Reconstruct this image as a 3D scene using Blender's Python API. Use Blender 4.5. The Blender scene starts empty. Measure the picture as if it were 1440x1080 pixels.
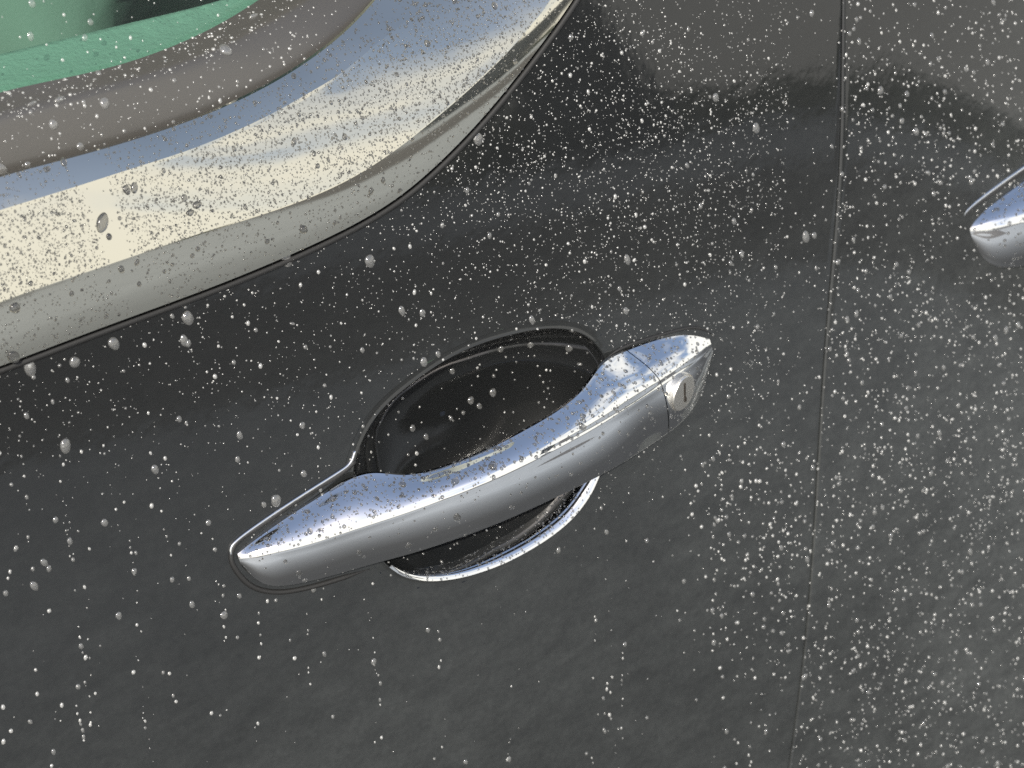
import bpy, math, random
import numpy as np
from mathutils import Vector, Matrix
from mathutils.bvhtree import BVHTree

random.seed(7)
rng = np.random.default_rng(11)
scene = bpy.context.scene
C = scene.collection
R = math.radians

# ------------------------------------------------------------------ camera
PITCH, YAW, FPX, DIST, Z0 = R(38), R(37), 3000.0, 0.77, 0.95
sa, ca, sp, cp = math.sin(YAW), math.cos(YAW), math.sin(PITCH), math.cos(PITCH)
FWD = np.array([sa * cp, ca * cp, -sp])
RGT = np.array([ca, -sa, 0.0])
UPV = np.array([sa * sp, ca * sp, cp])
CAM = np.array([0, 0, Z0]) - FWD * DIST
cd = bpy.data.cameras.new("camera")
cam = bpy.data.objects.new("camera", cd)
C.objects.link(cam)
cam.matrix_world = Matrix(((RGT[0], UPV[0], -FWD[0], CAM[0]), (RGT[1], UPV[1], -FWD[1], CAM[1]),
                           (RGT[2], UPV[2], -FWD[2], CAM[2]), (0, 0, 0, 1)))
cd.sensor_width = 36.0
cd.lens = 36.0 * FPX / 1440.0
cd.clip_start, cd.clip_end = 0.01, 2000
cd.dof.use_dof = True
cd.dof.focus_distance = 0.735
cd.dof.aperture_fstop = 20.0
scene.camera = cam

# ------------------------------------------------------------------ sky, sun, exposure
SUN_EL, SUN_AZ = R(44), None
sun_dir = Vector((-0.42, -0.60, 0.70)).normalized()      # towards the sun
SUN_EL = math.asin(sun_dir.z)
world = bpy.data.worlds.new("World")
scene.world = world
world.use_nodes = True
nt = world.node_tree
for n in list(nt.nodes):
    nt.nodes.remove(n)
wo = nt.nodes.new("ShaderNodeOutputWorld")
bg = nt.nodes.new("ShaderNodeBackground")
sky = nt.nodes.new("ShaderNodeTexSky")
sky.sky_type = 'NISHITA'
sky.sun_disc = False
sky.sun_elevation = SUN_EL
sky.sun_rotation = math.atan2(sun_dir.x, sun_dir.y)
sky.dust_density = 2.2
sky.air_density = 1.0
sky.ozone_density = 1.6
bg.inputs[1].default_value = 0.15
CLX, CLY = 5.3, 8.2
# thin broken cloud, thickening towards the horizon all round
def wn(t, **kw):
    n = nt.nodes.new(t)
    for k, v in kw.items(): setattr(n, k, v)
    return n
def wm(op, a, b):
    m = wn("ShaderNodeMath", operation=op)
    for i, v in enumerate((a, b)):
        if isinstance(v, (int, float)): m.inputs[i].default_value = v
        else: nt.links.new(v, m.inputs[i])
    return m.outputs[0]
tc = wn("ShaderNodeTexCoord"); sx = wn("ShaderNodeSeparateXYZ"); nt.links.new(tc.outputs['Generated'], sx.inputs[0])
zc = wm('MAXIMUM', sx.outputs[2], 0.0)
den = wm('ADD', zc, 0.45)
cx = wn("ShaderNodeCombineXYZ")
nt.links.new(wm('DIVIDE', sx.outputs[0], den), cx.inputs[0]); nt.links.new(wm('DIVIDE', sx.outputs[1], den), cx.inputs[1])
cn = wn("ShaderNodeTexNoise"); cn.inputs['Scale'].default_value = 3.4; cn.inputs['Detail'].default_value = 6; cn.inputs['Roughness'].default_value = 0.58
co = wn("ShaderNodeVectorMath", operation='ADD'); co.inputs[1].default_value = (CLX, CLY, 0.0)
nt.links.new(cx.outputs[0], co.inputs[0]); nt.links.new(co.outputs[0], cn.inputs['Vector'])
thick = wm('SUBTRACT', wm('ADD', cn.outputs['Fac'], 0.52), wm('MULTIPLY', zc, 0.80))
mr = wn("ShaderNodeMapRange", interpolation_type='SMOOTHSTEP'); mr.inputs['From Min'].default_value = 0.50; mr.inputs['From Max'].default_value = 0.80; mr.inputs['To Min'].default_value = 0.06
nt.links.new(thick, mr.inputs['Value'])
cm = wn("ShaderNodeMix", data_type='RGBA'); cm.inputs[7].default_value = (6.8, 6.65, 6.2, 1)
nt.links.new(wm('MULTIPLY', mr.outputs[0], 0.93), cm.inputs[0]); nt.links.new(sky.outputs[0], cm.inputs[6])
nt.links.new(cm.outputs[2], bg.inputs[0])
nt.links.new(bg.outputs[0], wo.inputs[0])
sl = bpy.data.lights.new("sun", 'SUN')
sl.energy = 4.7
sl.angle = R(0.55)
sl.color = (1.0, 0.95, 0.86)
so = bpy.data.objects.new("sun", sl)
so.rotation_euler = sun_dir.to_track_quat('Z', 'Y').to_euler()
C.objects.link(so)
scene.view_settings.view_transform = 'Standard'
scene.view_settings.look = 'None'
scene.view_settings.exposure = 0.35
scene.view_settings.gamma = 1.0
scene.render.engine = 'CYCLES'
cy = scene.cycles
cy.max_bounces = 14
cy.transmission_bounces = 10
cy.glossy_bounces = 8
cy.transparent_max_bounces = 12
cy.sample_clamp_indirect = 6.0
cy.blur_glossy = 0.3
cy.use_denoising = False

# ------------------------------------------------------------------ helpers
def ray(px, py):
    px, py = np.asarray(px, float), np.asarray(py, float)
    d = FWD * FPX + np.multiply.outer(px - 720.0, RGT) - np.multiply.outer(py - 540.0, UPV)
    return d

def on_plane_y(px, py, y):
    d = ray(px, py)
    t = (y - CAM[1]) / d[..., 1]
    return CAM + d * t[..., None]

T0, KT, TW = R(18.0), R(14.0), R(10.0)     # lean of the door skin at the handle, its change per metre of height, its twist per metre along the car
def door_y(x, z):
    h = np.asarray(z) - Z0
    return -(np.log(np.cos(T0 + KT * h)) - math.log(math.cos(T0))) / KT + 0.03 * np.asarray(x) ** 2 + (TW * np.asarray(x) + R(95) * np.maximum(0, np.asarray(x) - 0.1) ** 2) * h

def on_door(px, py, depth=0.0):
    """point of the pixel's ray on the door skin moved OUT of the car by depth metres"""
    y = np.zeros(np.shape(px))
    for _ in range(12):
        P = on_plane_y(px, py, y)
        y = door_y(P[..., 0], P[..., 2]) - depth
    return on_plane_y(px, py, y)

def spline(pts, n, closed=False):
    p = np.asarray(pts, float)
    if closed:
        k = 4
        p = np.vstack([p[-k:], p, p[:k + 1]])
    s = np.concatenate([[0], np.cumsum(np.linalg.norm(np.diff(p[:, :2], axis=0), axis=1))])
    m = len(p)
    A = np.zeros((m, m)); B = np.zeros(p.shape)
    A[0, 0] = A[-1, -1] = 1
    hh = np.diff(s)
    for i in range(1, m - 1):
        A[i, i - 1], A[i, i], A[i, i + 1] = hh[i - 1], 2 * (hh[i - 1] + hh[i]), hh[i]
        B[i] = 6 * ((p[i + 1] - p[i]) / hh[i] - (p[i] - p[i - 1]) / hh[i - 1])
    M = np.linalg.solve(A, B)
    if closed:
        t = np.linspace(s[k], s[-1 - 0 - (0)] if False else s[m - 1], 2)
        s0, s1 = s[k], s[m - 1 - 0] - 0
        s1 = s[k + (m - 2 * k - 1)]
        t = np.linspace(s0, s1, n, endpoint=False)
    else:
        t = np.linspace(s[0], s[-1], n)
    i = np.clip(np.searchsorted(s, t, side='right') - 1, 0, m - 2)
    a = (s[i + 1] - t)[:, None]; b = (t - s[i])[:, None]; h = hh[i][:, None]
    return M[i] * a ** 3 / (6 * h) + M[i + 1] * b ** 3 / (6 * h) + (p[i] / h - M[i] * h / 6) * a + (p[i + 1] / h - M[i + 1] * h / 6) * b

def gauss(a, sig):
    """smooth a table of rows along its length, its two ends pinned"""
    r = int(sig * 3) + 1
    w = np.exp(-0.5 * (np.arange(-r, r + 1) / sig) ** 2); w /= w.sum()
    lo = 2 * a[0] - a[r:0:-1]; hi = 2 * a[-1] - a[-2:-r - 2:-1]
    e = np.vstack([lo, a, hi])
    return np.stack([np.convolve(e[:, j], w, 'valid') for j in range(a.shape[1])], 1)

def add_mesh(name, V, F, mat=None, parent=None, smooth=True, sharp=None):
    me = bpy.data.meshes.new(name)
    me.from_pydata(np.asarray(V).tolist(), [], [tuple(int(k) for k in f) for f in F])
    me.update()
    if smooth:
        me.polygons.foreach_set('use_smooth', [True] * len(me.polygons))
        if sharp:
            me.set_sharp_from_angle(angle=R(sharp))
    o = bpy.data.objects.new(name, me)
    if mat:
        for m in (mat if isinstance(mat, (list, tuple)) else [mat]):
            me.materials.append(m)
    C.objects.link(o)
    if parent:
        o.parent = parent
    return o

def grid_faces(nr, nc, close_c=False, close_r=False, flip=False):
    F = []
    for i in range(nr if close_r else nr - 1):
        for j in range(nc if close_c else nc - 1):
            a, b = i * nc + j, i * nc + (j + 1) % nc
            c, d = ((i + 1) % nr) * nc + (j + 1) % nc, ((i + 1) % nr) * nc + j
            F.append((a, d, c, b) if flip else (a, b, c, d))
    return F

def loft(name, rows, mat, parent=None, close_c=False, flip=False, cap=False, sharp=None):
    rows = np.asarray(rows)
    nr, nc = rows.shape[:2]
    F = grid_faces(nr, nc, close_c, flip=flip)
    if cap:
        a = list(range(nc)); b = list(range((nr - 1) * nc, nr * nc))
        F.append(tuple(a if flip else a[::-1])); F.append(tuple(b[::-1] if flip else b))
    return add_mesh(name, rows.reshape(-1, 3), F, mat, parent, sharp=sharp)

def tube(name, path, radii, mat, parent=None, n=8, normal_hint=(0, -1, 0.2)):
    path = np.asarray(path)
    t = np.gradient(path, axis=0); t /= np.linalg.norm(t, axis=1)[:, None]
    h = np.array(normal_hint, float)
    s = np.cross(t, h); s /= np.linalg.norm(s, axis=1)[:, None]
    u = np.cross(s, t)
    ang = np.linspace(0, 2 * np.pi, n, endpoint=False)
    rows = path[:, None, :] + (np.cos(ang)[None, :, None] * s[:, None, :] + np.sin(ang)[None, :, None] * u[:, None, :]) * np.broadcast_to(radii, (len(path),))[:, None, None]
    return loft(name, rows, mat, parent, close_c=True, cap=True)

def empty(name, parent=None, loc=(0, 0, 0)):
    o = bpy.data.objects.new(name, None)
    o.location = loc
    C.objects.link(o)
    if parent:
        o.parent = parent
    return o

# ------------------------------------------------------------------ materials
def new_mat(name):
    m = bpy.data.materials.new(name); m.use_nodes = True
    nt = m.node_tree
    p = nt.nodes["Principled BSDF"]
    return m, nt, p

def node(nt, t, **kw):
    n = nt.nodes.new(t)
    for k, v in kw.items():
        setattr(n, k, v)
    return n

def noise(nt, scale, detail=4, rough=0.6, coord='Object', stretch=None, rot=None, dist=0.0):
    tc = node(nt, "ShaderNodeTexCoord")
    nz = node(nt, "ShaderNodeTexNoise")
    nz.inputs['Scale'].default_value = scale; nz.inputs['Detail'].default_value = detail
    nz.inputs['Roughness'].default_value = rough; nz.inputs['Distortion'].default_value = dist
    mp = node(nt, "ShaderNodeMapping")
    if stretch: mp.inputs['Scale'].default_value = stretch
    if rot: mp.inputs['Rotation'].default_value = rot
    nt.links.new(tc.outputs[coord], mp.inputs[0]); nt.links.new(mp.outputs[0], nz.inputs['Vector'])
    return nz.outputs['Fac']

def ramp(nt, fac, a, b, ca=0.0, cb=1.0):
    r = node(nt, "ShaderNodeMapRange")
    r.inputs['From Min'].default_value, r.inputs['From Max'].default_value = a, b
    r.inputs['To Min'].default_value, r.inputs['To Max'].default_value = ca, cb
    nt.links.new(fac, r.inputs['Value'])
    return r.outputs[0]

def math_n(nt, op, a, b):
    m = node(nt, "ShaderNodeMath", operation=op)
    for i, v in enumerate((a, b)):
        if isinstance(v, (int, float)): m.inputs[i].default_value = v
        else: nt.links.new(v, m.inputs[i])
    return m.outputs[0]

def bump(nt, h, strength, dist, target, sock='Normal'):
    b = node(nt, "ShaderNodeBump")
    b.inputs['Strength'].default_value = strength; b.inputs['Distance'].default_value = dist
    nt.links.new(h, b.inputs['Height']); nt.links.new(b.outputs[0], target.inputs[sock])

def make_paint(name, dirt=1.0, rough=0.055):
    m, nt, p = new_mat(name)
    p.inputs['Base Color'].default_value = (0.006, 0.0065, 0.0068, 1)
    p.inputs['Roughness'].default_value = 0.45
    p.inputs['Specular IOR Level'].default_value = 0.1
    p.inputs['Coat Weight'].default_value = 1.0
    p.inputs['Coat Roughness'].default_value = rough
    p.inputs['Coat IOR'].default_value = 1.5
    # a thin road-dust film: patchy, streaked by wiping
    d = node(nt, "ShaderNodeBsdfDiffuse")
    d.inputs['Color'].default_value = (0.29, 0.31, 0.305, 1)
    n1 = noise(nt, 9, 5, 0.65)
    n2 = noise(nt, 60, 4, 0.7, stretch=(1, 1, 2.2), rot=(0, R(-35), 0))
    n3 = noise(nt, 420, 2, 0.6)
    f = math_n(nt, 'MULTIPLY', ramp(nt, n1, 0.3, 0.72, 0.72, 1.15), ramp(nt, n2, 0.25, 0.75, 0.62, 1.38))
    f = math_n(nt, 'MULTIPLY', f, ramp(nt, n3, 0.3, 0.7, 0.85, 1.15))
    # road film settles thicker low on the door
    tcz = node(nt, "ShaderNodeTexCoord"); sz = node(nt, "ShaderNodeSeparateXYZ"); nt.links.new(tcz.outputs['Object'], sz.inputs[0])
    f = math_n(nt, 'MULTIPLY', f, ramp(nt, sz.outputs[2], 0.84, 1.02, 1.0, 0.09))
    f = math_n(nt, 'MULTIPLY', f, ramp(nt, sz.outputs[0], 0.04, 0.26, 1.0, 1.65))
    f = math_n(nt, 'MULTIPLY', f, 0.063 * dirt)
    mx = node(nt, "ShaderNodeMixShader")
    nt.links.new(f, mx.inputs[0]); nt.links.new(p.outputs[0], mx.inputs[1]); nt.links.new(d.outputs[0], mx.inputs[2])
    nt.links.new(mx.outputs[0], nt.nodes["Material Output"].inputs[0])
    # orange peel
    bump(nt, noise(nt, 140, 2, 0.5), 0.05, 0.0006, p, 'Coat Normal')
    return m

PAINT = make_paint("black_paint")
PAINT_CLEAN = make_paint("black_paint_recess", 0.04, 0.08)

def make_chrome(name, col, rough, bs=0.03):
    m, nt, p = new_mat(name)
    p.inputs['Base Color'].default_value = (*col, 1)
    p.inputs['Metallic'].default_value = 1.0
    p.inputs['Roughness'].default_value = rough
    bump(nt, noise(nt, 55, 2, 0.5), bs, 0.001, p)
    return m
CHROME = make_chrome("chrome", (0.86, 0.86, 0.85), 0.035)
TRIM = make_chrome("bright_trim", (0.66, 0.63, 0.535), 0.06, 0.05)
STEEL = make_chrome("lock_steel", (0.80, 0.78, 0.73), 0.42)
SLOT, nt_, p_ = new_mat("lock_slot"); p_.inputs['Base Color'].default_value = (0.02, 0.016, 0.012, 1); p_.inputs['Roughness'].default_value = 0.6

RUBBER, nt_, p_ = new_mat("seal_rubber")
p_.inputs['Base Color'].default_value = (0.052, 0.049, 0.044, 1); p_.inputs['Roughness'].default_value = 0.30
p_.inputs['Specular IOR Level'].default_value = 0.8
bump(nt_, noise(nt_, 900, 2, 0.5), 0.06, 0.0004, p_)
BLACKRUB, nt_, p_ = new_mat("black_rubber")
p_.inputs['Base Color'].default_value = (0.012, 0.012, 0.012, 1); p_.inputs['Roughness'].default_value = 0.6

GLASS, nt_, p_ = new_mat("tinted_glass")
tr = node(nt_, "ShaderNodeBsdfTransparent"); tr.inputs[0].default_value = (0.50, 0.70, 0.61, 1)
gl = node(nt_, "ShaderNodeBsdfGlossy"); gl.inputs['Roughness'].default_value = 0.01
fr = node(nt_, "ShaderNodeFresnel")
geo = node(nt_, "ShaderNodeNewGeometry")
nt_.links.new(ramp(nt_, geo.outputs['Backfacing'], 0, 1, 1.5, 1 / 1.5), fr.inputs[0])      # a thin pane: the same reflectance from both sides
mx = node(nt_, "ShaderNodeMixShader")
nt_.links.new(fr.outputs[0], mx.inputs[0]); nt_.links.new(tr.outputs[0], mx.inputs[1]); nt_.links.new(gl.outputs[0], mx.inputs[2])
nt_.links.new(mx.outputs[0], nt_.nodes["Material Output"].inputs[0])

LEDGE, nt_, p_ = new_mat("ledge_plastic")
p_.inputs['Base Color'].default_value = (0.32, 0.37, 0.34, 1); p_.inputs['Roughness'].default_value = 0.6
bump(nt_, noise(nt_, 500, 3, 0.6), 0.5, 0.0012, p_)
SEAT, nt_, p_ = new_mat("seat_cloth")
p_.inputs['Base Color'].default_value = (0.24, 0.26, 0.24, 1); p_.inputs['Roughness'].default_value = 0.8
bump(nt_, noise(nt_, 500, 2, 0.6), 0.3, 0.001, p_)

def make_water(name, sun_fill, gloss, rough, clear=1.0):
    """rain water: refracting bead greyed for dark reflections, a soft sun glint and the faint milk put in for focused sunlight"""
    m, nt, p = new_mat(name)
    p.inputs['Base Color'].default_value = (clear, clear, clear, 1); p.inputs['Roughness'].default_value = 0.0
    p.inputs['IOR'].default_value = 1.33; p.inputs['Transmission Weight'].default_value = 1.0
    d = node(nt, "ShaderNodeBsdfDiffuse"); d.inputs[0].default_value = (0.85, 0.86, 0.84, 1)
    g = node(nt, "ShaderNodeBsdfGlossy"); g.inputs['Roughness'].default_value = rough
    m1 = node(nt, "ShaderNodeMixShader"); m1.inputs[0].default_value = gloss
    m2 = node(nt, "ShaderNodeMixShader"); m2.inputs[0].default_value = sun_fill
    nt.links.new(p.outputs[0], m1.inputs[1]); nt.links.new(g.outputs[0], m1.inputs[2])
    nt.links.new(m1.outputs[0], m2.inputs[1]); nt.links.new(d.outputs[0], m2.inputs[2])
    nt.links.new(m2.outputs[0], nt.nodes["Material Output"].inputs[0])
    return m
def make_bead(name, sun_fill, glow, gloss, rough):
    """a bead on dark paint: the paint shows through, white and glow stand in for sunlight focused inside, the near side glints"""
    m = bpy.data.materials.new(name); m.use_nodes = True
    nt = m.node_tree; nt.nodes.remove(nt.nodes["Principled BSDF"])
    t = node(nt, "ShaderNodeBsdfTransparent"); t.inputs[0].default_value = (0.90, 0.91, 0.91, 1)
    l = node(nt, "ShaderNodeBsdfTranslucent"); l.inputs[0].default_value = (1.0, 0.98, 0.94, 1)
    d = node(nt, "ShaderNodeBsdfDiffuse"); d.inputs[0].default_value = (0.90, 0.90, 0.87, 1)
    g = node(nt, "ShaderNodeBsdfGlossy"); g.inputs['Roughness'].default_value = rough
    m0 = node(nt, "ShaderNodeMixShader"); m0.inputs[0].default_value = sun_fill  # white mixed in for sunlight the bead would focus
    m1 = node(nt, "ShaderNodeMixShader"); m1.inputs[0].default_value = glow
    m2 = node(nt, "ShaderNodeMixShader")
    f = node(nt, "ShaderNodeFresnel"); geo = node(nt, "ShaderNodeNewGeometry")
    nt.links.new(ramp(nt, geo.outputs['Backfacing'], 0, 1, 1.33, 1 / 1.33), f.inputs[0])
    nt.links.new(math_n(nt, 'ADD', f.outputs[0], gloss), m2.inputs[0])
    nt.links.new(t.outputs[0], m1.inputs[1]); nt.links.new(l.outputs[0], m1.inputs[2])
    nt.links.new(m1.outputs[0], m0.inputs[1]); nt.links.new(d.outputs[0], m0.inputs[2])
    nt.links.new(m0.outputs[0], m2.inputs[1]); nt.links.new(g.outputs[0], m2.inputs[2])
    nt.links.new(m2.outputs[0], nt.nodes["Material Output"].inputs[0])
    return m
WATER = make_bead("rain_water", 0.07, 0.14, 0.09, 0.11)
WATER_FINE = make_bead("rain_water_fine", 0.25, 0.12, 0.10, 0.20)
WATER_DIM = make_bead("rain_water_dim", 0.09, 0.10, 0.07, 0.16)
WATER_METAL = make_water("rain_water_on_metal", 0.03, 0.02, 0.12, 0.34)  # grey tint put in for the dark ground mirrored in these beads

GROUND, nt_, p_ = new_mat("pale_asphalt")
n1 = noise(nt_, 2.2, 8, 0.75); n2 = noise(nt_, 45, 4, 0.8)
cr = node(nt_, "ShaderNodeValToRGB")
cr.color_ramp.elements[0].position, cr.color_ramp.elements[1].position = 0.3, 0.72
cr.color_ramp.elements[0].color = (0.135, 0.15, 0.165, 1); cr.color_ramp.elements[1].color = (0.255, 0.28, 0.305, 1)
nt_.links.new(math_n(nt_, 'ADD', math_n(nt_, 'MULTIPLY', n1, 0.55), math_n(nt_, 'MULTIPLY', n2, 0.45)), cr.inputs[0])
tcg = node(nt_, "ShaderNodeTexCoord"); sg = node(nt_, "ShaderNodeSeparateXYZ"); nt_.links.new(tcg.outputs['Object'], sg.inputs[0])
near_dark = ramp(nt_, math_n(nt_, 'ADD', sg.outputs[1], math_n(nt_, 'MULTIPLY', n1, 0.8)), -0.6, -3.6, 0.10, 1.0)   # ground colour darkened towards the car to shade the handle's reflection
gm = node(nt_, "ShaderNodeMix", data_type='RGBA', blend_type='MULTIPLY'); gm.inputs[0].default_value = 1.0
nt_.links.new(cr.outputs[0], gm.inputs[6]); nt_.links.new(near_dark, gm.inputs[7])
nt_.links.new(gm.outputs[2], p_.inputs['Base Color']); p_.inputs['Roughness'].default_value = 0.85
LEAF, nt_, p_ = new_mat("hedge_leaf")
p_.inputs['Base Color'].default_value = (0.035, 0.045, 0.02, 1); p_.inputs['Roughness'].default_value = 0.8

# ------------------------------------------------------------------ the setting
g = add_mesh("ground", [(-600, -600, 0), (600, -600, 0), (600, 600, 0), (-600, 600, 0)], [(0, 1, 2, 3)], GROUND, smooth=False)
g['kind'] = 'structure'
ASPHALT, nt_, p_ = new_mat("dark_asphalt")
n2 = noise(nt_, 30, 5, 0.8)
p_.inputs['Base Color'].default_value = (0.04, 0.04, 0.042, 1); p_.inputs['Roughness'].default_value = 0.9
rd = add_mesh("road", [(-300, -24, 0.004), (300, -24, 0.004), (300, -8.5, 0.004), (-300, -8.5, 0.004)], [(0, 1, 2, 3)], ASPHALT, smooth=False)
rd['kind'] = 'structure'
# far treeline all round: an irregular ridge of real width
na = 1440
az = np.linspace(0, 2 * np.pi, na, endpoint=False)
def ring_noise(step_, seed):
    m = na // step_; v = np.random.default_rng(seed).random(m)
    t = np.arange(na) / step_; i = t.astype(int) % m; f = t - t.astype(int); f = f * f * (3 - 2 * f)
    return v[i] * (1 - f) + v[(i + 1) % m] * f
hgt = 2.6 + 11 * np.clip(ring_noise(10, 1) - 0.55, 0, 1) + 7 * np.clip(ring_noise(5, 2) - 0.6, 0, 1) + 1.2 * ring_noise(3, 3)
rows = []
for rad, hs in ((150, 0.0), (152, 0.75), (158, 1.0), (166, 0.8), (170, 0.0)):
    rows.append(np.stack([rad * np.cos(az), rad * np.sin(az), hgt * hs - (0.1 if hs == 0 else 0)], 1))
tl = loft("treeline", rows, LEAF, close_c=True)
tl['kind'] = 'structure'

RENDERW, nt_, p_ = new_mat("grey_render")
p_.inputs['Base Color'].default_value = (0.14, 0.15, 0.16, 1); p_.inputs['Roughness'].default_value = 0.9
BLIND, nt_, p_ = new_mat("dark_window")
p_.inputs['Base Color'].default_value = (0.03, 0.035, 0.04, 1); p_.inputs['Roughness'].default_value = 0.3
def bbox(V, F, x0, x1, y0, y1, z0, z1):
    b = len(V)
    V += [(x, y, z) for z in (z0, z1) for x, y in ((x0, y0), (x1, y0), (x1, y1), (x0, y1))]
    F += [tuple(b + i for i in f) for f in ((0, 3, 2, 1), (4, 5, 6, 7), (0, 1, 5, 4), (1, 2, 6, 5), (2, 3, 7, 6), (3, 0, 4, 7))]
def block(az0, az1, dist, h, label):
    """unseen block added across the road, facing the car, between two bearings"""
    am = R((az0 + az1) / 2); w = 2 * dist * math.tan(R(az1 - az0) / 2)
    root = empty("added_block", None, (dist * math.sin(am), -dist * math.cos(am), 0)); root.rotation_euler.z = am
    V, F = [], []; bbox(V, F, -w / 2, w / 2, -9, 0, 0, h); add_mesh("wall", V, F, RENDERW, root, smooth=False)
    V, F = [], []; bbox(V, F, -w / 2 - .2, w / 2 + .2, -9.2, .2, h + .003, h + .5); bbox(V, F, -w / 5, w / 6, -6, -2, h + .503, h + 2.2); add_mesh("roof", V, F, RENDERW, root, smooth=False)
    nx, me = max(2, int(w / 2.4)), None
    for i in range(nx):
        for z in np.arange(1.2, h - 1.6, 3.0):
            if me is None:
                V, F = [], []; bbox(V, F, -.6, .6, -.3, .04, 0, 1.5)
                wo_ = add_mesh("window", V, F, BLIND, root, smooth=False); me = wo_.data
            else:
                wo_ = bpy.data.objects.new("window", me); C.objects.link(wo_); wo_.parent = root
            wo_.location = (-w / 2 + (i + .5) * w / nx, 0, z)
    root['label'] = label; root['category'] = "building"
block(33.0, 37.0, 100, 17, "added unseen dark block mirrored faintly in the upper door beside the window surround")  # added out of view to darken a patch of the door's reflection

# ------------------------------------------------------------------ the car
car = empty("car", loc=(0, 0, 0))
car['label'] = "black car beaded with rain, with chrome pull handles and a bright window trim"
car['category'] = "car"

# curves of the window surround, from the glass outwards (picture coordinates, put on their own depth below)
NW = 160
def wcurve(p):
    p = np.asarray(p, float)
    p = np.vstack([p[0] + (p[0] - p[1]) * 1.2, p, p[-1] + (p[-1] - p[-2]) * 0.9])
    return gauss(spline(p, NW), 3.0)
cF = wcurve([(-60, 537), (0, 515), (100, 477), (200, 440), (300, 403), (400, 362), (480, 325), (560, 278), (625, 222), (690, 153), (742, 88), (778, 40), (806, 0), (830, -40)])
cE = wcurve([(-60, 450), (0, 426), (100, 391), (200, 357), (300, 323), (400, 291), (480, 258), (560, 208), (640, 143), (700, 88), (745, 38), (775, 0), (803, -40)])
cD = wcurve([(-60, 316), (0, 296), (100, 265), (187, 237), (267, 211), (333, 184), (400, 151), (443, 126), (480, 104), (512, 77), (545, 50), (598, 8), (640, -30)])
cC = wcurve([(-60, 268), (0, 249), (100, 222), (200, 193), (300, 157), (380, 119), (450, 74), (495, 36), (528, 0), (560, -40)])
cB = wcurve([(-60, 180), (0, 163), (100, 137), (200, 108), (300, 72), (360, 42), (420, 6), (470, -30)])
cA = wcurve([(-60, 148), (0, 130), (60, 116), (150, 96), (250, 62), (310, 33), (368, -3), (420, -40)])

def step(P, pix, tilt, kx=1.0):
    """next row of a surface: on the rays of pix, leaning in by tilt from row P"""
    tan = np.tan(tilt)
    ys = np.linspace(-0.02, 0.10, 481)
    G = []
    for dy in ys:
        Q = on_plane_y(pix[:, 0], pix[:, 1], P[:, 1] + dy)
        G.append(dy - tan * np.linalg.norm((Q - P)[:, [0, 2]] * np.array([kx, 1.0]), axis=1))
    G = np.array(G)
    cross = (G[:-1] <= 0) & (G[1:] > 0)
    k = np.where(cross.any(0), cross.argmax(0), np.abs(G[:-1]).argmin(0))
    c = np.arange(G.shape[1])
    den = G[k + 1, c] - G[k, c]
    f = np.where(np.abs(den) > 1e-12, np.clip(-G[k, c] / np.where(np.abs(den) > 1e-12, den, 1), 0, 1), 0)
    return on_plane_y(pix[:, 0], pix[:, 1], P[:, 1] + ys[k] + f * (ys[1] - ys[0]))

def strip(P, c0, c1, tilts, kx=1.0):
    rows, n = [], len(tilts)
    for k, t in enumerate(tilts):
        f = (k + 1) / n
        P = step(P, c0 * (1 - f) + c1 * f, np.radians(t), kx)
        rows.append(P)
    return rows

PF = on_door(cF[:, 0], cF[:, 1], 0.0045)
def lerp(a, b, n): return [a + (b - a) * (i + 0.5) / n for i in range(n)]
ret = PF + np.array([0, 0.007, 0]) + 0
rows_lip = [ret, PF + np.array([0, 0.0008, 0])]
rows_n = NW
bend = np.clip((cD[:, 0] - 330) / 240, 0, 1); bend = bend * bend * (3 - 2 * bend)
r1 = strip(PF, cF, cE * .99 + cF * .01, lerp(8, 15.0, 10))
r1 += strip(r1[-1], cE * .99 + cF * .01, cE * .992 + cD * .008, [17.6])
r2 = strip(r1[-1], cE * .992 + cD * .008, cD * .965 + cE * .035, [t - bend * (t - 20.4) * 0.75 for t in lerp(20.4, 26.5, 14)])
r2 += strip(r2[-1], cD * .965 + cE * .035, cD * .99 + cC * .01, [22, 21])
r3 = strip(r2[-1], cD * .99 + cC * .01, cC, [t + 6 * bend for t in lerp(38, 46, 6)], 0.25)
down = r3[-1] + np.array([0, 0.0012, 0])
trim_rows = rows_lip + [PF] + r1 + r2 + r3 + [down]
trim = loft("window_trim", trim_rows, TRIM, car, sharp=2.0, flip=True)
trim['label'] = "broad bright metal surround curving up round the window"
cC2 = cC * 0.985 + cB * 0.015
PS = step(r3[-1] + np.array([0, 0.0035, 0]), cC2, R(30))
s1 = strip(PS, cC2, cC2 * .1 + cB * .9, lerp(18, 26, 8))
s2 = strip(s1[-1], cC2 * .1 + cB * .9, cB * .8 + cA * .2, [35, 52, 66])
s3 = strip(s2[-1], cB * .8 + cA * .2, cA, lerp(70, 64, 4))
seal_rows = [r3[-1] + np.array([0.001, 0.004, -0.004]), PS + np.array([0, 0.004, 0]), PS] + s1 + s2 + s3 + [s3[-1] + np.array([0, 0.003, -0.005])]
seal = loft("window_seal", seal_rows, RUBBER, car, flip=True, sharp=30)
PG = s3[-1] + np.array([0, 0.002, 0])
gr = [PG + k * np.array([-0.10, 0.30 * math.tan(R(19)), 0.30]) for k in (0, 0.35, 0.7, 1.05)]
gr = [gr[0] + np.array([0.004, 0.001, -0.010])] + gr
glass = loft("window_glass", gr, GLASS, car, flip=False)
glass['label'] = "green tinted side window glass"
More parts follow.
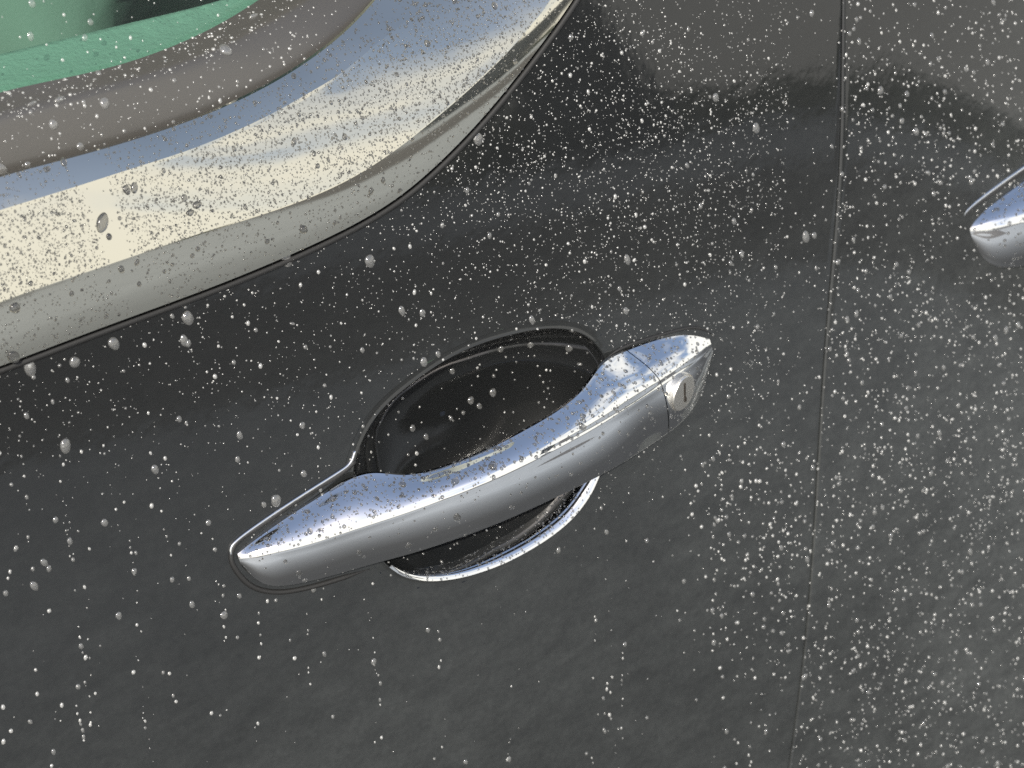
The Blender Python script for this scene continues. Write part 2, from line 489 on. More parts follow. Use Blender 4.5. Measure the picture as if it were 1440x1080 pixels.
# inside: the ledge on top of the door card and a seat behind it
cI = wcurve([(-60, 91), (0, 76), (80, 57), (150, 40), (230, 21), (330, -6), (380, -24), (430, -42)])
PL = on_plane_y(cA[:, 0] + 5, cA[:, 1] + 14, s3[-1][:, 1] + 0.006)
l1 = strip(PL, cA + np.array([5, 14]), cA * .55 + cI * .45, lerp(58, 74, 6))
l2 = strip(l1[-1], cA * .55 + cI * .45, cI, lerp(74, 79, 6))
lr = [PL + np.array([0, 0, -0.03]), PL] + l1 + l2 + [l2[-1] + np.array([0, 0.004, -0.004]), l2[-1] + np.array([0, 0.006, -0.08])]
ledge = loft("door_ledge", lr, LEDGE, car, flip=True)
gx, gz = np.meshgrid(np.linspace(-0.9, 0.9, 90), np.linspace(-0.5, 0.6, 60))
gy = 0.34 + 0.05 * np.sin(gx * 13 + gz * 8) + 0.03 * np.sin(gx * 29 - gz * 17 + 1) + 0.02 * np.sin(gx * 51 + gz * 30) - 0.12 * gz
seat = loft("seat", np.stack([gx - 0.2, gy, gz + 1.1], 2), SEAT, car)

# bead of black rubber along the foot of the trim
tube("trim_gasket", gauss(on_door(cF[:, 0] + 3, cF[:, 1] + 5, 0.0002), 2), 0.0012, BLACKRUB, car)

# ---- door skins: front door up to the shut line, then the rear door
gap = spline([(1190, -200), (1185, 0), (1180, 250), (1164, 450), (1149, 680), (1133, 900), (1110, 1080), (1085, 1260)], 240)
GP = on_door(gap[:, 0], gap[:, 1])
order = np.argsort(GP[:, 2])
def gap_x(z): return np.interp(z, GP[order, 2], GP[order, 0])

from_px = lambda P: (720 + FPX * ((P - CAM) @ RGT) / ((P - CAM) @ FWD), 540 - FPX * ((P - CAM) @ UPV) / ((P - CAM) @ FWD))

RIM = [(497, 655), (504, 630), (517, 602), (542, 569), (576, 540), (614, 513), (662, 488), (722, 469), (780, 461), (815, 467), (838, 482), (854, 508), (862, 550), (861, 600), (850, 642), (832, 680), (808, 716), (770, 750), (720, 780), (664, 804), (612, 815), (570, 811), (540, 792), (513, 746), (499, 697)]
NRIM = 160
rim = gauss(spline(RIM, NRIM, closed=True), 1.2)
rimP = on_door(rim[:, 0], rim[:, 1])
rimC = rimP.mean(0)

def inside(poly, q):
    x, y = q[:, 0], q[:, 1]
    r = np.zeros(len(q), bool)
    j = len(poly) - 1
    for i in range(len(poly)):
        xi, yi, xj, yj = *poly[i], *poly[j]
        c = ((yi > y) != (yj > y)) & (x < (xj - xi) * (y - yi) / (yj - yi + 1e-12) + xi)
        r ^= c
        j = i
    return r

zs = np.linspace(0.62, 1.36, 250)
def skin(x_of, nc, hem_right, name, cut):
    u = np.linspace(0, 1, nc)
    X = np.stack([x_of(z)[0] + (x_of(z)[1] - x_of(z)[0]) * u for z in zs])
    Z = np.repeat(zs[:, None], nc, 1)
    Y = door_y(X, Z)
    # hem: the edge at the shut line rolls inwards
    rad = 0.0009 if hem_right else 0.0011
    edge = X[:, -1] if hem_right else X[:, 0]
    cols = []
    for a in np.linspace(15, 90, 6):
        s = 1 if hem_right else -1
        cols.append(np.stack([edge + s * rad * math.sin(R(a)), door_y(edge, zs) + rad * (1 - math.cos(R(a))), zs], 1))
    cols.append(cols[-1] + np.array([0, 0.012, 0]))
    base = [np.stack([X[:, i], Y[:, i], Z[:, i]], 1) for i in range(nc)]
    allc = base + cols if hem_right else cols[::-1] + base
    G = np.stack(allc, 1)
    nr, ncc = G.shape[:2]
    F = np.array(grid_faces(nr, ncc))
    V = G.reshape(-1, 3)
    if cut:
        cen = V[F].mean(1)
        px, py = from_px(cen)
        q = np.stack([px, py], 1)
        win = np.vstack([cF + np.array([-9, -13]), [(760, -2500), (-4000, -2500), (-4000, 900)]])
        bad = inside(win, q)
        r2d = np.stack([rimP[:, 0], rimP[:, 2]], 1)
        c2 = r2d.mean(0)
        bad |= inside(c2 + (r2d - c2) * 1.035, cen[:, [0, 2]])
        F = F[~bad]
    return add_mesh(name, V, F, PAINT, car)
front = skin(lambda z: (-0.42, gap_x(z) - 0.0012), 260, True, "front_door", True)
rear = skin(lambda z: (gap_x(z) + 0.0014, 0.62), 160, False, "rear_door", False)
rear['label'] = "rear door skin beyond the shut line"
# what closes the shut line behind
gz_ = np.linspace(0.62, 1.36, 60)
loft("door_pillar", [np.stack([gap_x(gz_) + dx, door_y(gap_x(gz_), gz_) + 0.0125, gz_], 1) for dx in (-0.03, 0.03)], BLACKRUB, car)

# ------------------------------------------------------------------ the handle
#          R (ridge)    T (rear top edge)  L (lower front edge)  depth of R, of T (mm)
ST = [
    (336, 786, 334, 779, 340, 796, 1.1, 0.5),
    (345, 784, 345, 769, 352, 812, 2.8, 0.7),
    (365, 780, 370, 751, 375, 826, 5, 1),
    (400, 773, 404, 727, 420, 822, 7.8, 1.2),
    (440, 763, 450, 698, 470, 810, 10.2, 1.6),
    (480, 750, 500, 669, 515, 797, 13, 3.6),
    (550, 727, 562, 668, 580, 779, 17.5, 9.3),
    (625, 700, 628, 655, 650, 756, 22.5, 15),
    (690, 674, 688, 631, 715, 731, 26, 18.3),
    (742, 650, 738, 605, 770, 706, 27, 19.2),
    (790, 626, 784, 578, 820, 682, 26, 18.2),
    (843, 597, 824, 543, 868, 657, 22.8, 13.6),
    (893, 566, 850, 508, 906, 634, 17.5, 6.5),
    (931, 541, 881, 493, 940, 611, 12.5, 2),
    (966, 517, 925, 477, 974, 580, 9.5, 1.5),
    (986, 503, 962, 468, 992, 548, 6.5, 1.2),
    (996, 495, 984, 468, 1000, 522, 4.5, 1),
    (1001, 488, 998, 477, 1003, 499, 2, 0.6),
]
NS = 260
st = gauss(spline(ST, NS), 5.0)
def bez(a, b, c, n): return [a * (1 - t) ** 2 + 2 * b * t * (1 - t) + c * t * t for t in np.linspace(0, 1, n)]
RR = on_door(st[:, 0], st[:, 1], st[:, 6] / 1000)
TT = on_door(st[:, 2], st[:, 3], st[:, 7] / 1000)
dl = np.maximum(st[:, 6] - 3.0, st[:, 6] * 0.6)
LL = on_door(st[:, 4], st[:, 5], dl / 1000)
back = np.clip(st[:, 7] / 1000 - 0.001, -0.0015, None)
out = np.array([0.0, -math.cos(T0), math.sin(T0)])
BB = LL + (-out)[None, :] * (dl / 1000 - back)[:, None]        # lower rear edge
TB = TT - out[None, :] * 0.0012
rows = []
for i in range(NS):
    T_, R_, L_, B_, K_ = TT[i], RR[i], LL[i], BB[i], TB[i]
    w = np.linalg.norm(R_ - T_); h = np.linalg.norm(L_ - R_)
    e = min(0.0016, 0.25 * w, 0.25 * h)
    nt_dir = np.cross(LL[min(i + 1, NS - 1)] - LL[max(i - 1, 0)], R_ - T_); nt_dir /= np.linalg.norm(nt_dir) + 1e-9
    if nt_dir[2] < 0: nt_dir = -nt_dir
    top0 = T_ + (R_ - T_) * min(0.08, 1)
    a = R_ + (T_ - R_) * (e / w); b = R_ + (L_ - R_) * (e / h)
    crown = 0.085 * w
    P = [K_, T_ + (R_ - T_) * 0.01]
    for t in np.linspace(0.06, 1 - e / w, 16):
        P.append(T_ + (R_ - T_) * t + nt_dir * crown * 5.6 * t ** 1.6 * (1 - t))
    P += bez(a + nt_dir * crown * 0.02, R_, b, 5)[1:]
    fn = np.cross(RR[max(i - 1, 0)] - RR[min(i + 1, NS - 1)], L_ - R_); fn /= np.linalg.norm(fn) + 1e-9
    if fn[1] > 0: fn = -fn
    for t in np.linspace(0, 1, 10)[1:-1]:
        P.append(b + (L_ - b) * t * 0.94 + fn * 0.05 * h * 4 * t * (1 - t))
    lf = b + (L_ - b) * 0.95; lb = L_ + (B_ - L_) * 0.12
    P += bez(lf, L_, lb, 5)
    P += [L_ + (B_ - L_) * t for t in (0.35, 0.65, 0.9)]
    P += bez(B_ + (L_ - B_) * 0.08, B_, B_ + (K_ - B_) * 0.08, 3)[1:]
    P += [B_ + (K_ - B_) * t for t in (0.3, 0.6, 0.9)]
    rows.append(P)
rows = np.array(rows)

def build_handle(rows, rimP, tag_label):
    hnd = empty("door_handle", car)
    hnd['label'] = tag_label
    cut = int(np.argmin(np.abs(st[:, 0] - 931)))
    mixr = lambda i, t: (rows[i] * (1 - t) + rows[i + 1] * t)[None]
    loft("handle_grip", np.concatenate([rows[:cut], mixr(cut - 1, 0.75)]), CHROME, hnd, close_c=True, cap=True, sharp=32)
    loft("lock_cover", np.concatenate([mixr(cut, 0.25), rows[cut + 1:]]), CHROME, hnd, close_c=True, cap=True, sharp=32)
    return hnd
hnd = build_handle(rows, rimP, "chrome pull handle of the front door, whole, with a key lock at its rear end")

# key lock set in the front face of the lock cover
tgt = np.array([959.0, 552.0])
d = ray(*tgt); d = d / np.linalg.norm(d)
lc = bpy.data.objects["lock_cover"]
bv = BVHTree.FromObject(lc, bpy.context.evaluated_depsgraph_get())
loc, nor, _, _ = bv.ray_cast(Vector(CAM), Vector(d))
print("LOCK hit", loc, nor)
nor = Vector(nor)
nor = (nor.normalized() * 0.5 + Vector((0.285, -0.95, -0.10)).normalized() * 0.5).normalized(); loc = loc - nor * 0.0005
up = Vector((0, 0, 1)); ax = up.cross(nor).normalized(); ay = nor.cross(ax)
V, F, MI = [], [], []
n = 40
prof = [(1.05, -0.006), (1.05, 0.0004), (1.035, 0.0009), (1.0, 0.0010), (0.99, 0.0004), (0.97, 0.0012), (0.93, 0.0016), (0.5, 0.0018)]
RL = 0.0073
for s, hh in prof:
    for k in range(n):
        a = 2 * math.pi * k / n
        V.append(loc + nor * hh + (ax * math.cos(a) + ay * math.sin(a)) * RL * s)
F = grid_faces(len(prof), n, close_c=True)
V.append(loc + nor * 0.0018); ci = len(V) - 1
for k in range(n): F.append(((len(prof) - 1) * n + k, (len(prof) - 1) * n + (k + 1) % n, ci))
lock = add_mesh("key_lock", [tuple(v) for v in V], F, [STEEL, SLOT], hnd, sharp=40)
# slot: a thin dark bar with a notched foot let into the face
def bar(cx, cy, hx, hy, z0, z1):
    b = len(lock.data.vertices)
    return [loc + nor * z + ax * (cx + sx * hx) + ay * (cy + sy * hy) for z in (z0, z1) for sx, sy in ((-1, -1), (1, -1), (1, 1), (-1, 1))]
import bmesh
bm = bmesh.new(); bm.from_mesh(lock.data)
for args in ((0, 0.0006, 0.0005, 0.0042, 0.0010, 0.00195), (0.0006, -0.0030, 0.0005, 0.0010, 0.0010, 0.00193)):
    vs = [bm.verts.new(v) for v in bar(*args)]
    for f in ((4, 5, 6, 7), (0, 1, 5, 4), (1, 2, 6, 5), (2, 3, 7, 6), (3, 0, 4, 7)):
        fc = bm.faces.new([vs[i] for i in f]); fc.material_index = 1
bm.to_mesh(lock.data); bm.free()

# the hand recess
def ring(s, depth):
    P = rimC + (rimP - rimC) * s
    P = P.copy()
    P[:, 1] = door_y(P[:, 0], P[:, 2]) + depth
    return P
prof = [(1.06, -0.00012), (1.03, -0.00014), (1.008, -0.0002), (1.003, -0.0004), (0.999, -0.00035), (0.994, 0.0003), (0.986, 0.0015), (0.974, 0.0037)]
prof += [(q, 0.0037 + 0.0245 * (1 - ((q - 0.0) / 0.974) ** 3.2)) for q in np.linspace(0.95, 0.02, 22)]
cup = loft("handle_recess", [ring(s, q) for s, q in prof], [PAINT, PAINT_CLEAN], hnd, close_c=True, flip=False)
cup.data.polygons.foreach_set('material_index', [0 if k < 5 * NRIM else 1 for k in range(len(cup.data.polygons))])
# bright lip along the foot of the recess
i0 = int(np.argmin(np.linalg.norm(rim - (858, 610), axis=1))); i1 = int(np.argmin(np.linalg.norm(rim - (548, 798), axis=1)))
idx = np.arange(i0, i1 + 1)
tt = np.linspace(0, 1, len(idx)); fade = np.clip(np.minimum(tt * 5, (1 - tt) * 2.4), 0.04, 1)
lip = []
for s, q in ((1.012, 0.0002), (1.010, -0.0014), (1.0, -0.0021), (0.985, -0.0019), (0.965, -0.0014), (0.947, -0.0007), (0.939, 0.0006), (0.935, 0.005), (0.933, 0.012)):
    row = []
    for k, f in zip(idx, fade):
        s2 = 1 + (s - 1) * (0.35 + 0.65 * f)
        P = rimC + (rimP[k] - rimC) * s2
        P[1] = door_y(P[0], P[2]) + q * f - 0.0002
        row.append(P)
    lip.append(row)
loft("recess_trim", lip, CHROME, hnd, flip=False, sharp=40)

# gasket round the foot of the handle: a black bed with a thin bright edge
gk = spline([(520, 800), (470, 816), (420, 829), (380, 832), (352, 823), (334, 805), (325, 786), (328, 769), (352, 748), (400, 715), (450, 683), (485, 661), (499, 648)], 90)
GKP = on_door(gk[:, 0], gk[:, 1], 0.0000)
tube("handle_gasket", GKP, np.clip(np.linspace(0, 12, 90), 0.15, 1) * 0.0010, BLACKRUB, hnd)
gk2 = spline([(326, 784), (326, 772), (333, 763), (352, 748), (400, 715), (450, 683), (480, 664), (494, 652), (500, 636)], 60)
tube("gasket_edge", on_door(gk2[:, 0] - 1, gk2[:, 1] - 2, 0.0004), 0.00055, CHROME, hnd)
gk3 = spline([(850, 506), (868, 493), (905, 478), (950, 465), (985, 462), (1003, 471)], 60)
tube("handle_gasket", on_door(gk3[:, 0], gk3[:, 1], 0.0002), np.clip(np.minimum(np.linspace(0, 8, 60), np.linspace(8, 0, 60)), 0.2, 1) * 0.0006, BLACKRUB, hnd)

# the rear door's handle: same pull, further along the car
hn2 = empty("door_handle", car)
hn2['label'] = "chrome pull handle of the rear door, cut off by the picture edge"
dst = on_door(np.array(1371.0), np.array(321.0), 0.004); src = RR[8]
src = on_door(np.array(340.0), np.array(784.0), 0.004)
off = Vector(dst - src)
for ch in [c for c in hnd.children]:
    c = ch.copy(); C.objects.link(c); c.parent = hn2
S2 = 1.42
hn2.matrix_local = Matrix.Translation(Vector(dst)) @ Matrix.Scale(S2, 4) @ Matrix.Translation(-Vector(src))

# ------------------------------------------------------------------ rain beads
bpy.context.view_layer.update()
SURF = []
for o in list(scene.objects):
    if o.type != "MESH":
        continue
    nm = o.name.split('.')[0]
    if nm in ("ground", "road", "treeline", "seat", "door_ledge", "door_pillar", "trim_gasket", "handle_gasket", "gasket_edge"):
        continue
    mw = o.matrix_world
    vs = [mw @ v.co for v in o.data.vertices]
    SURF.append((nm, BVHTree.FromPolygons(vs, [tuple(p.vertices) for p in o.data.polygons])))
CV = Vector(CAM)
def hit(px, py):
    d = Vector(ray(np.array(float(px)), np.array(float(py)))).normalized()
    best = None
    for nm, bv in SURF:
        loc, nor, fi, dist = bv.ray_cast(CV, d)
        if loc is not None and (best is None or dist < best[3]):
            best = (nm, loc, nor, dist)
    if best and best[2].dot(d) > 0:
        best = (best[0], best[1], -best[2], best[3])
    return best

_vn = {}
def vn(x, y, s, seed):
    k = seed
    if k not in _vn: _vn[k] = np.random.default_rng(seed).random((64, 64))
    g = _vn[k]
    u, v = ((x + 500) / s) % 62, ((y + 500) / s) % 62
    i, j = int(u), int(v); a, b = u - i, v - j
    a, b = a * a * (3 - 2 * a), b * b * (3 - 2 * b)
    return (g[i, j] * (1 - a) + g[i + 1, j] * a) * (1 - b) + (g[i, j + 1] * (1 - a) + g[i + 1, j + 1] * a) * b
def sst(a, b, x):
    t = min(1, max(0, (x - a) / (b - a))); return t * t * (3 - 2 * t)

def dens_door(x, y):
    xg = float(np.interp(y, gap[:, 1], gap[:, 0]))
    cl = 0.6 + 0.85 * vn(x, y, 60, 1) * vn(x, y, 22, 2) * 2
    up = math.exp(-((x - 880) / 250) ** 2 - ((y - 230) / 260) ** 2)
    d = 0.30 * math.exp(-max(0, y - 480) / 330) + 1.0 * up
    d += 0.38 * math.exp(-((x - 1075) / 85) ** 2 - ((y - 770) / 190) ** 2)
    d *= (1 - 0.8 * sst(560, 800, y) * (1 - sst(950, 1040, x)))
    if x > xg: return (0.30 + 0.25 * vn(x, y, 90, 5)) * (0.6 + 0.8 * vn(x, y, 30, 2))
    elif x > xg - 75 and y < 620: d *= 0.18 if y < 300 else 0.35
    return d * cl
drops = []       # (surface, location, normal, radius, stretch along gravity, seed)
def put(px, py, rpx, el=1.0, tw=0.0, hr=0.62, keep=None):
    h = hit(px, py)
    if not h or (keep and h[0] not in keep): return None
    m = h[3] / FPX                          # metres per picture pixel here
    drops.append((h[0], h[1], h[2], rpx * m, el, tw, hr, px, py))
    return h
rr = random.Random(3)
# the fine mist of beads
for _ in range(60000):
    x, y = rr.uniform(-70, 1510), rr.uniform(-70, 1150)
    h = hit(x, y)
    if not h: continue
    nm, acc, med, sg = h[0], 0, 1.0, 0.35
    if nm in ("front_door", "rear_door"):
        acc = dens_door(x, y) * 0.72
        xg = float(np.interp(y, gap[:, 1], gap[:, 0]))
        med = 0.82 if x < xg else 1.25
        if y > 620 and 950 < x < xg: med = 1.5
        sg = 0.42
    elif nm == "window_trim":
        # two wiped stripes
        acc = 1.9 * (0.6 + 0.8 * vn(x, y, 40, 7))
        if abs(x - (131 + (y - 262) * 0.42) + rr.gauss(0, 4)) < 21: acc *= 0.05
        if y > np.interp(x, cE[:, 0], cE[:, 1]): acc *= 0.42
        elif y < np.interp(x, cD[:, 0], cD[:, 1]): acc *= 0.45
        med, sg = 0.98, 0.38
    elif nm == "window_seal":
        acc, med, sg = 0.22, 1.1, 0.45
        if y < np.interp(x, cB[:, 0], cB[:, 1]) + 6: acc = 0.7
    elif nm == "window_glass": acc, med = 0.04, 1.3
    elif nm in ("handle_grip", "lock_cover"):
        top = h[2].z > 0.55
        acc, med, sg = (1.9, 1.3, 0.42) if top else (0.10, 1.2, 0.45)
        if nm == "lock_cover": acc = 1.6 if top else 0.5
        elif not top and x > 800: acc = 0.25
    elif nm == "handle_recess": acc, med = 0.06, 1.5
    elif nm == "recess_trim": acc, med = 0.8, 1.2
    elif nm == "key_lock": acc, med = 0.05, 1.2
    n_more = 1 if rr.random() < acc else 0
    if acc > 1 and rr.random() < acc - 1: n_more += 1
    for k in range(n_more):
        r = min(3.2, max(0.45, med * math.exp(rr.gauss(0, sg))))
        m = h[3] / FPX
        jit = Vector((0, 0, 0))
        drops.append((nm, h[1], h[2], r * m, rr.uniform(0.9, 1.25), rr.uniform(-.5, .5), rr.uniform(.5, .75), x, y))
        break
for _ in range(32000):                       # the dense fine beading on the bright surround
    x, y = rr.uniform(-70, 830), rr.uniform(-70, 530)
    if y > np.interp(x, cE[:, 0], cE[:, 1]) or y < np.interp(x, cD[:, 0], cD[:, 1]) or abs(x - (131 + (y - 262) * 0.42) + rr.gauss(0, 5)) < 19 + 5 * vn(x, y, 18, 9): continue
    if rr.random() > 0.45 + 0.7 * vn(x, y, 40, 7): continue
    h = hit(x, y)
    if h and h[0] == "window_trim":
        drops.append((h[0], h[1], h[2], min(2.2, max(0.45, 0.8 * math.exp(rr.gauss(0, 0.35)))) * h[3] / FPX, rr.uniform(.9, 1.3), rr.uniform(-.5, .5), .6, x, y))
# runs of beads left where water trickled down
for _ in range(26):
    x, y = rr.uniform(-20, 1180), rr.uniform(600, 1000)
    L, w = rr.uniform(60, 330), 0
    if 480 < x < 1000 and y < 820: y = rr.uniform(820, 980)
    y1 = y + L
    while y < y1:
        put(x + rr.gauss(0, 1.6), y, min(4.4, max(0.8, 1.5 * math.exp(rr.gauss(0, 0.45)))), rr.uniform(1.1, 1.6), rr.uniform(-.3, .2), 0.65, ("front_door", "rear_door"))
        y += 4 + rr.expovariate(1 / 19.0); x += rr.gauss((720 - x) / 3500 * 12, 1.1)
# larger beads, scattered
for _ in range(420):
    x, y = rr.uniform(-40, 1480), rr.uniform(-40, 1120)
    if 480 < x < 1000 and y > 830 and rr.random() < .8: continue
    put(x, y, rr.uniform(2.0, 3.9), rr.uniform(1.0, 1.5), rr.uniform(-.4, .3), 0.62, ("front_door", "rear_door"))
for _ in range(110):
    x, y = rr.uniform(-40, 800), rr.uniform(-40, 520)
    put(x, y, rr.uniform(2.4, 4.6), rr.uniform(1.0, 1.45), rr.uniform(-.6, .3), 0.55, ("window_trim", "window_seal"))
for _ in range(55):
    put(rr.uniform(340, 1000), rr.uniform(465, 800), rr.uniform(2.2, 4.5), rr.uniform(.9, 1.4), rr.uniform(-1, 1), 0.5, ("handle_grip", "lock_cover"))
# the biggest, each where it hangs
BIG = [(264, 447, 8.5, 1.25, -.1), (403, 364, 9, 1.3, -.1), (317, 70, 8, 1.2, .4), (147, 145, 7, 1.2, -.1), (144, 313, 8.5, 1.7, -.5), (75, 175, 6.3, 1.2, 0), (160, 483, 8, 1.2, .1),
       (105, 509, 7.5, 1.1, 0), (42, 517, 8.5, 1.5, 0), (520, 367, 7.6, 1.3, 0), (92, 627, 7.5, 1.5, -.15), (218, 660, 5.5, 1.3, 0), (21, 433, 7.5, 1.1, .3), (19, 502, 8, 1.3, .6), (672, 195, 7.5, 1.35, 0),
       (427, 323, 6, 1.1, .6), (277, 288, 7, .75, 0), (267, 299, 6, .75, 0), (178, 267, 5.5, 1.3, 0), (189, 264, 5, 1.6, -.4), (83, 140, 9, .5, 0), (45, 146, 8, .4, 0), (113, 206, 5.5, 1.1, 0), (2, 238, 7, 1.4, .3),
       (411, 455, 5, .45, -.5), (259, 479, 6, 1.5, .1), (388, 704, 7.5, 1.25, -.1), (337, 612, 4.5, 1.4, 0), (427, 666, 4.5, 1.2, 0), (334, 646, 4, 1.2, 0), (425, 598, 4.5, 1.2, 0), (48, 824, 5, 1.6, .4), (62, 791, 4.5, 1.5, .5),
       (147, 735, 5, 1.2, 0), (78, 731, 4, 1.2, 0), (315, 865, 5.5, 1.15, .1), (293, 735, 4.2, 1.1, 0), (270, 850, 4.3, 1.3, 0), (167, 866, 4.5, 1.4, 0), (662, 563, 5, 1.2, 0), (693, 552, 5, 1.3, 0), (674, 571, 4, 1.2, 0),
       (580, 602, 4.5, 1.2, 0), (599, 614, 4, 1.2, 0), (815, 512, 4.5, .5, 0), (704, 491, 4.7, 1.2, 0), (746, 485, 4.7, 1.1, 0), (800, 490, 5, 1.2, 0), (636, 522, 4.3, 1.2, 0), (596, 509, 5.6, 1.3, 0), (616, 498, 4, 1.3, 0),
       (565, 437, 5, 1.5, .1), (594, 440, 4.6, 1.3, 0), (748, 450, 4.5, 1.6, 0), (880, 437, 4.5, 1.2, 0), (882, 365, 5, 1.6, .1), (1063, 180, 6, 1.3, 0), (1006, 137, 5, 1.3, 0), (1133, 333, 6.2, 1.4, 0), (1145, 331, 4, 1.3, 0),
       (693, 655, 7, .9, .8), (566, 681, 5.2, 1, 0), (640, 677, 6.5, .8, .5), (819, 600, 5, 1.4, .3), (643, 728, 5.2, 1.5, .1), (420, 806, 4.5, 1.2, 0), (429, 816, 4.3, .7, 0), (505, 777, 4, 1.2, 0), (436, 747, 4, 1.2, 0), (468, 702, 5, .8, .3), (432, 719, 4.5, .8, 0),
       (45, 5, 5, 1.2, .3), (43, 51, 4.5, 1.5, 0), (127, 31, 4.5, 1.1, .2), (119, 53, 5, .9, .6), (356, 23, 7.5, .5, .1), (1238, 127, 5.3, 1.1, 0), (1288, 185, 5.2, 1.1, 0), (1275, 132, 4.4, 1, 0), (1268, 170, 4.4, 1, 0)]
for b in BIG: put(*b[:5], hr=0.55)
print("drops", len(drops))

# bead meshes: a cap seen from its foot: gravity pulls -v
def cap_shape(nseg, rings, seed, lump):
    r = np.random.default_rng(seed)
    th = np.linspace(0, 2 * np.pi, nseg, endpoint=False)
    out = 1 + lump * sum(r.uniform(-1, 1) / k * np.cos(k * th + r.uniform(0, 6.28)) for k in (2, 3, 4))
    rows = [(out * 0.97 * np.cos(th), out * 0.97 * np.sin(th), np.full(nseg, -0.12))]
    for ph in np.linspace(90, 0, rings + 1)[:-1]:
        s, c = math.sin(R(ph)), math.cos(R(ph))
        f = out * s + 0.0
        rows.append((f * np.cos(th), f * np.sin(th) - 0.14 * c, np.full(nseg, c)))
    V = np.concatenate([np.stack(q, 1) for q in rows] + [np.array([[0, -0.14, 1.0]])])
    F = []
    nr = len(rows)
    for i in range(nr - 1):
        for j in range(nseg):
            a, b = i * nseg + j, i * nseg + (j + 1) % nseg
            F.append((a, b, b + nseg)); F.append((a, b + nseg, a + nseg))
    for j in range(nseg):
        F.append(((nr - 1) * nseg + j, (nr - 1) * nseg + (j + 1) % nseg, nr * nseg))
    return V, F

def frame(nor, tw):
    n = Vector(nor).normalized()
    g = Vector((0, 0, -1)); v = (-(g - n * g.dot(n)))
    if v.length < 1e-4: v = Vector((0, 1, 0)) - n * n.y
    v.normalize()
    v = Matrix.Rotation(tw, 3, n) @ v
    u = v.cross(n)
    return u, v, n

area = np.array([d[3] * d[3] * d[4] for d in drops])
visible = np.array([-2 < d[7] < 1442 and -2 < d[8] < 1082 for d in drops])
order_ = np.argsort(-(area * visible))
NBIG = 290
big, small = order_[:NBIG], order_[NBIG:]
VAR = []
for k in range(20):
    V, F = cap_shape(28, 8, 50 + k % 10, 0.15)
    me = bpy.data.meshes.new("water_droplet")
    me.from_pydata(V.tolist(), [], F); me.polygons.foreach_set('use_smooth', [True] * len(me.polygons)); me.materials.append(WATER if k < 10 else WATER_METAL); me.update()
    VAR.append(me)
ON = {"front_door": "black front door paint", "rear_door": "black rear door paint", "window_trim": "bright window surround", "window_seal": "grey rubber window seal", "window_glass": "green window glass",
      "handle_grip": "chrome pull handle", "lock_cover": "chrome lock cover", "handle_recess": "black hand recess", "recess_trim": "bright lip under the handle", "key_lock": "key lock"}
METAL = ("window_trim", "handle_grip", "lock_cover", "recess_trim", "key_lock")
BIGINFO = []
for k, i in enumerate(big):
    nm, loc, nor, r, el, tw, hr, px, py = drops[i]
    o = bpy.data.objects.new("water_droplet", VAR[k % 10 + (10 if nm in METAL else 0)])
    C.objects.link(o)
    u, v, n = frame(nor, tw)
    M = Matrix((u * r, v * r * el, n * r * hr)).transposed().to_4x4(); M.translation = loc
    o.matrix_world = M
    BIGINFO.append((o, nm, r, el, px, py))
    o['category'] = "droplet"; o['group'] = "rain beads on the car"

def place(nm, px, py):
    xg = float(np.interp(py, gap[:, 1], gap[:, 0]))
    yf = float(np.interp(px, cF[:, 0], cF[:, 1]))
    if nm == "rear_door":
        if px - xg < 45: return "rear door right beside the shut line, " + ("high up" if py < 360 else "half way down" if py < 720 else "low down")
        v = "above the level of the rear handle" if py < 250 else "below the rear handle" if py < 520 else "at middle height" if py < 780 else "on its lowest part"
        return "rear door " + v + (", near the shut line" if px - xg < 150 else "")
    if nm == "front_door":
        if px < 800 and 0 < py - yf < 55: return "black door under the " + ("curved" if px > 480 else "straight") + " window surround edge"
        if xg - px < 60: return "front door beside the shut line " + ("above" if py < 470 else "level with" if py < 640 else "below") + " the lock"
        if px > 480 and py < 330: return "dark upper door right of the window curve" + (", high up" if py < 150 else "")
        if 480 < px < 900 and py < 560: return "black door just above the hand recess"
        if px <= 480 and py < 660: return "black door between window surround and handle nose"
        if px <= 340 and py < 860: return "black door ahead of the handle nose"
        if px <= 480: return "black door below the handle nose"
        if px < 900: return "black door under the hand recess" if py < 900 else "black door far below the hand recess"
        return "black door behind the lock, " + ("above it" if py < 500 else "below it" if py < 800 else "low in view")
    if nm == "window_trim":
        b = "pale upper face" if py < float(np.interp(px, cE[:, 0], cE[:, 1])) else "grey lower face"
        return b + " of the window surround" + ("" if px < 330 else " where it curves")
    if nm == "window_seal": return "grey rubber window seal" + (", on its top ridge" if py < float(np.interp(px, cB[:, 0], cB[:, 1])) + 12 else ", on its face")
    if nm in ("handle_grip", "lock_cover"):
        k = "lock cover" if nm == "lock_cover" else "handle nose" if px < 500 else "middle of the pull handle" if px < 780 else "pull handle near the lock"
        return "chrome " + k
    return ON.get(nm, "car")
byz = {}
for t in BIGINFO:
    byz.setdefault(place(t[1], t[4], t[5]), []).append(t)
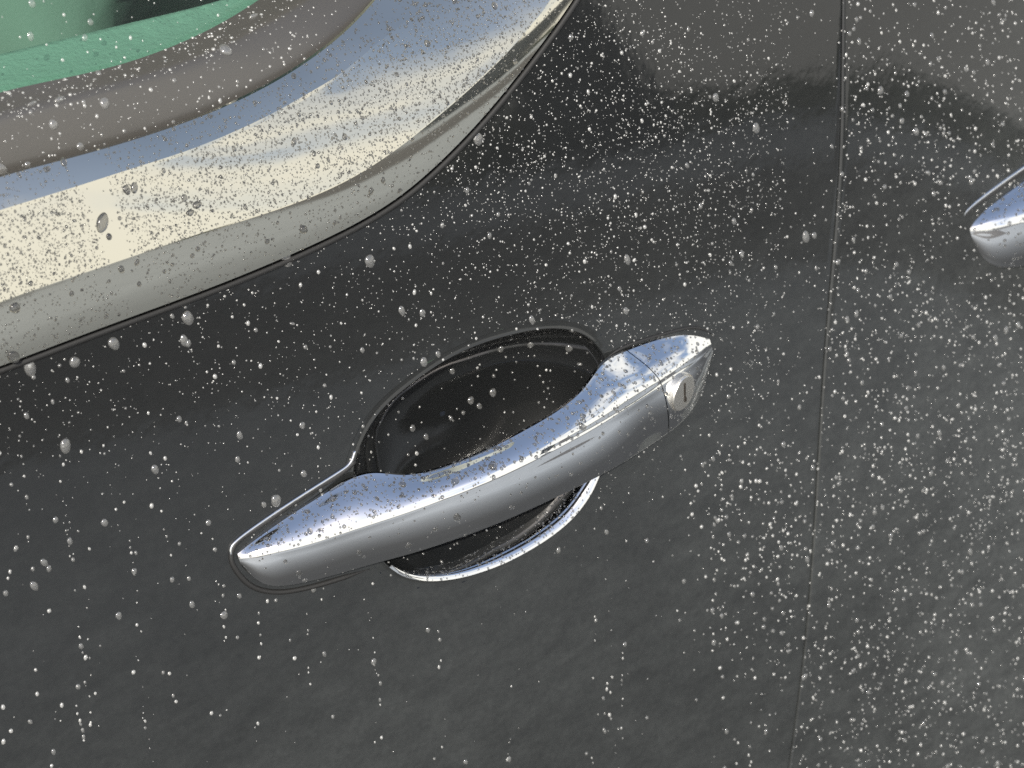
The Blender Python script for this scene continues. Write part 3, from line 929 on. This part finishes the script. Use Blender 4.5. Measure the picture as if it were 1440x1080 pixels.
for zone, ts in byz.items():
    ts.sort(key=lambda t: -t[2] * t[2] * t[3])
    r0 = ts[0][2]
    for q, (o, nm, r, el, px, py) in enumerate(ts):
        sz = "largest" if q == 0 else "second largest" if q == 1 else "big" if r > 0.0019 else "mid-sized" if r > 0.00125 else "small"
        sh = "" if q < 2 else "long " if el > 1.35 else "flattened " if el < 0.85 else "egg-shaped " if el > 1.17 else "round "
        lb = sz + " " + sh + "rain bead on the " + zone
        while len(lb.split()) > 16 and " the " in lb: lb = lb[::-1].replace(" eht ", " ", 1)[::-1]
        o['label'] = lb

NSG, NRG = 8, 3
shapes = [cap_shape(NSG, NRG, 90 + k, 0.12) for k in range(12)]
Fb = np.array(shapes[0][1])
nv = len(shapes[0][0])
VV = np.empty((len(small) * nv, 3), np.float32)
for q, i in enumerate(small):
    nm, loc, nor, r, el, tw, hr, px, py = drops[i]
    u, v, n = frame(nor, tw)
    S = shapes[q % 12][0]
    VV[q * nv:(q + 1) * nv] = np.array(loc) + r * (S[:, :1] * np.array(u) + el * S[:, 1:2] * np.array(v) + hr * S[:, 2:] * np.array(n))
FF = (Fb[None] + (np.arange(len(small)) * nv)[:, None, None]).reshape(-1, 3).astype(np.int32)
me = bpy.data.meshes.new("fine_rain_beads")
me.vertices.add(len(VV)); me.vertices.foreach_set('co', VV.ravel())
me.loops.add(FF.size); me.loops.foreach_set('vertex_index', FF.ravel())
me.polygons.add(len(FF)); me.polygons.foreach_set('loop_start', np.arange(0, FF.size, 3, dtype=np.int32)); me.polygons.foreach_set('loop_total', np.full(len(FF), 3, np.int32))
me.polygons.foreach_set('use_smooth', np.ones(len(FF), bool))
me.materials.append(WATER_FINE); me.materials.append(WATER_METAL); me.materials.append(WATER_DIM)
me.polygons.foreach_set('material_index', np.repeat(np.array([1 if drops[i][0] in METAL else (2 if (i * 7919) % 100 < 45 else 0) for i in small], np.int32), len(Fb)))
me.update(calc_edges=True); me.validate()
fo = bpy.data.objects.new("fine_rain_beads", me); C.objects.link(fo)
fo['kind'] = 'stuff'; fo['label'] = "fine mist of rain beads over the paint, trim and handle"; fo['category'] = "water beads"
fo['group'] = "rain beads on the car"
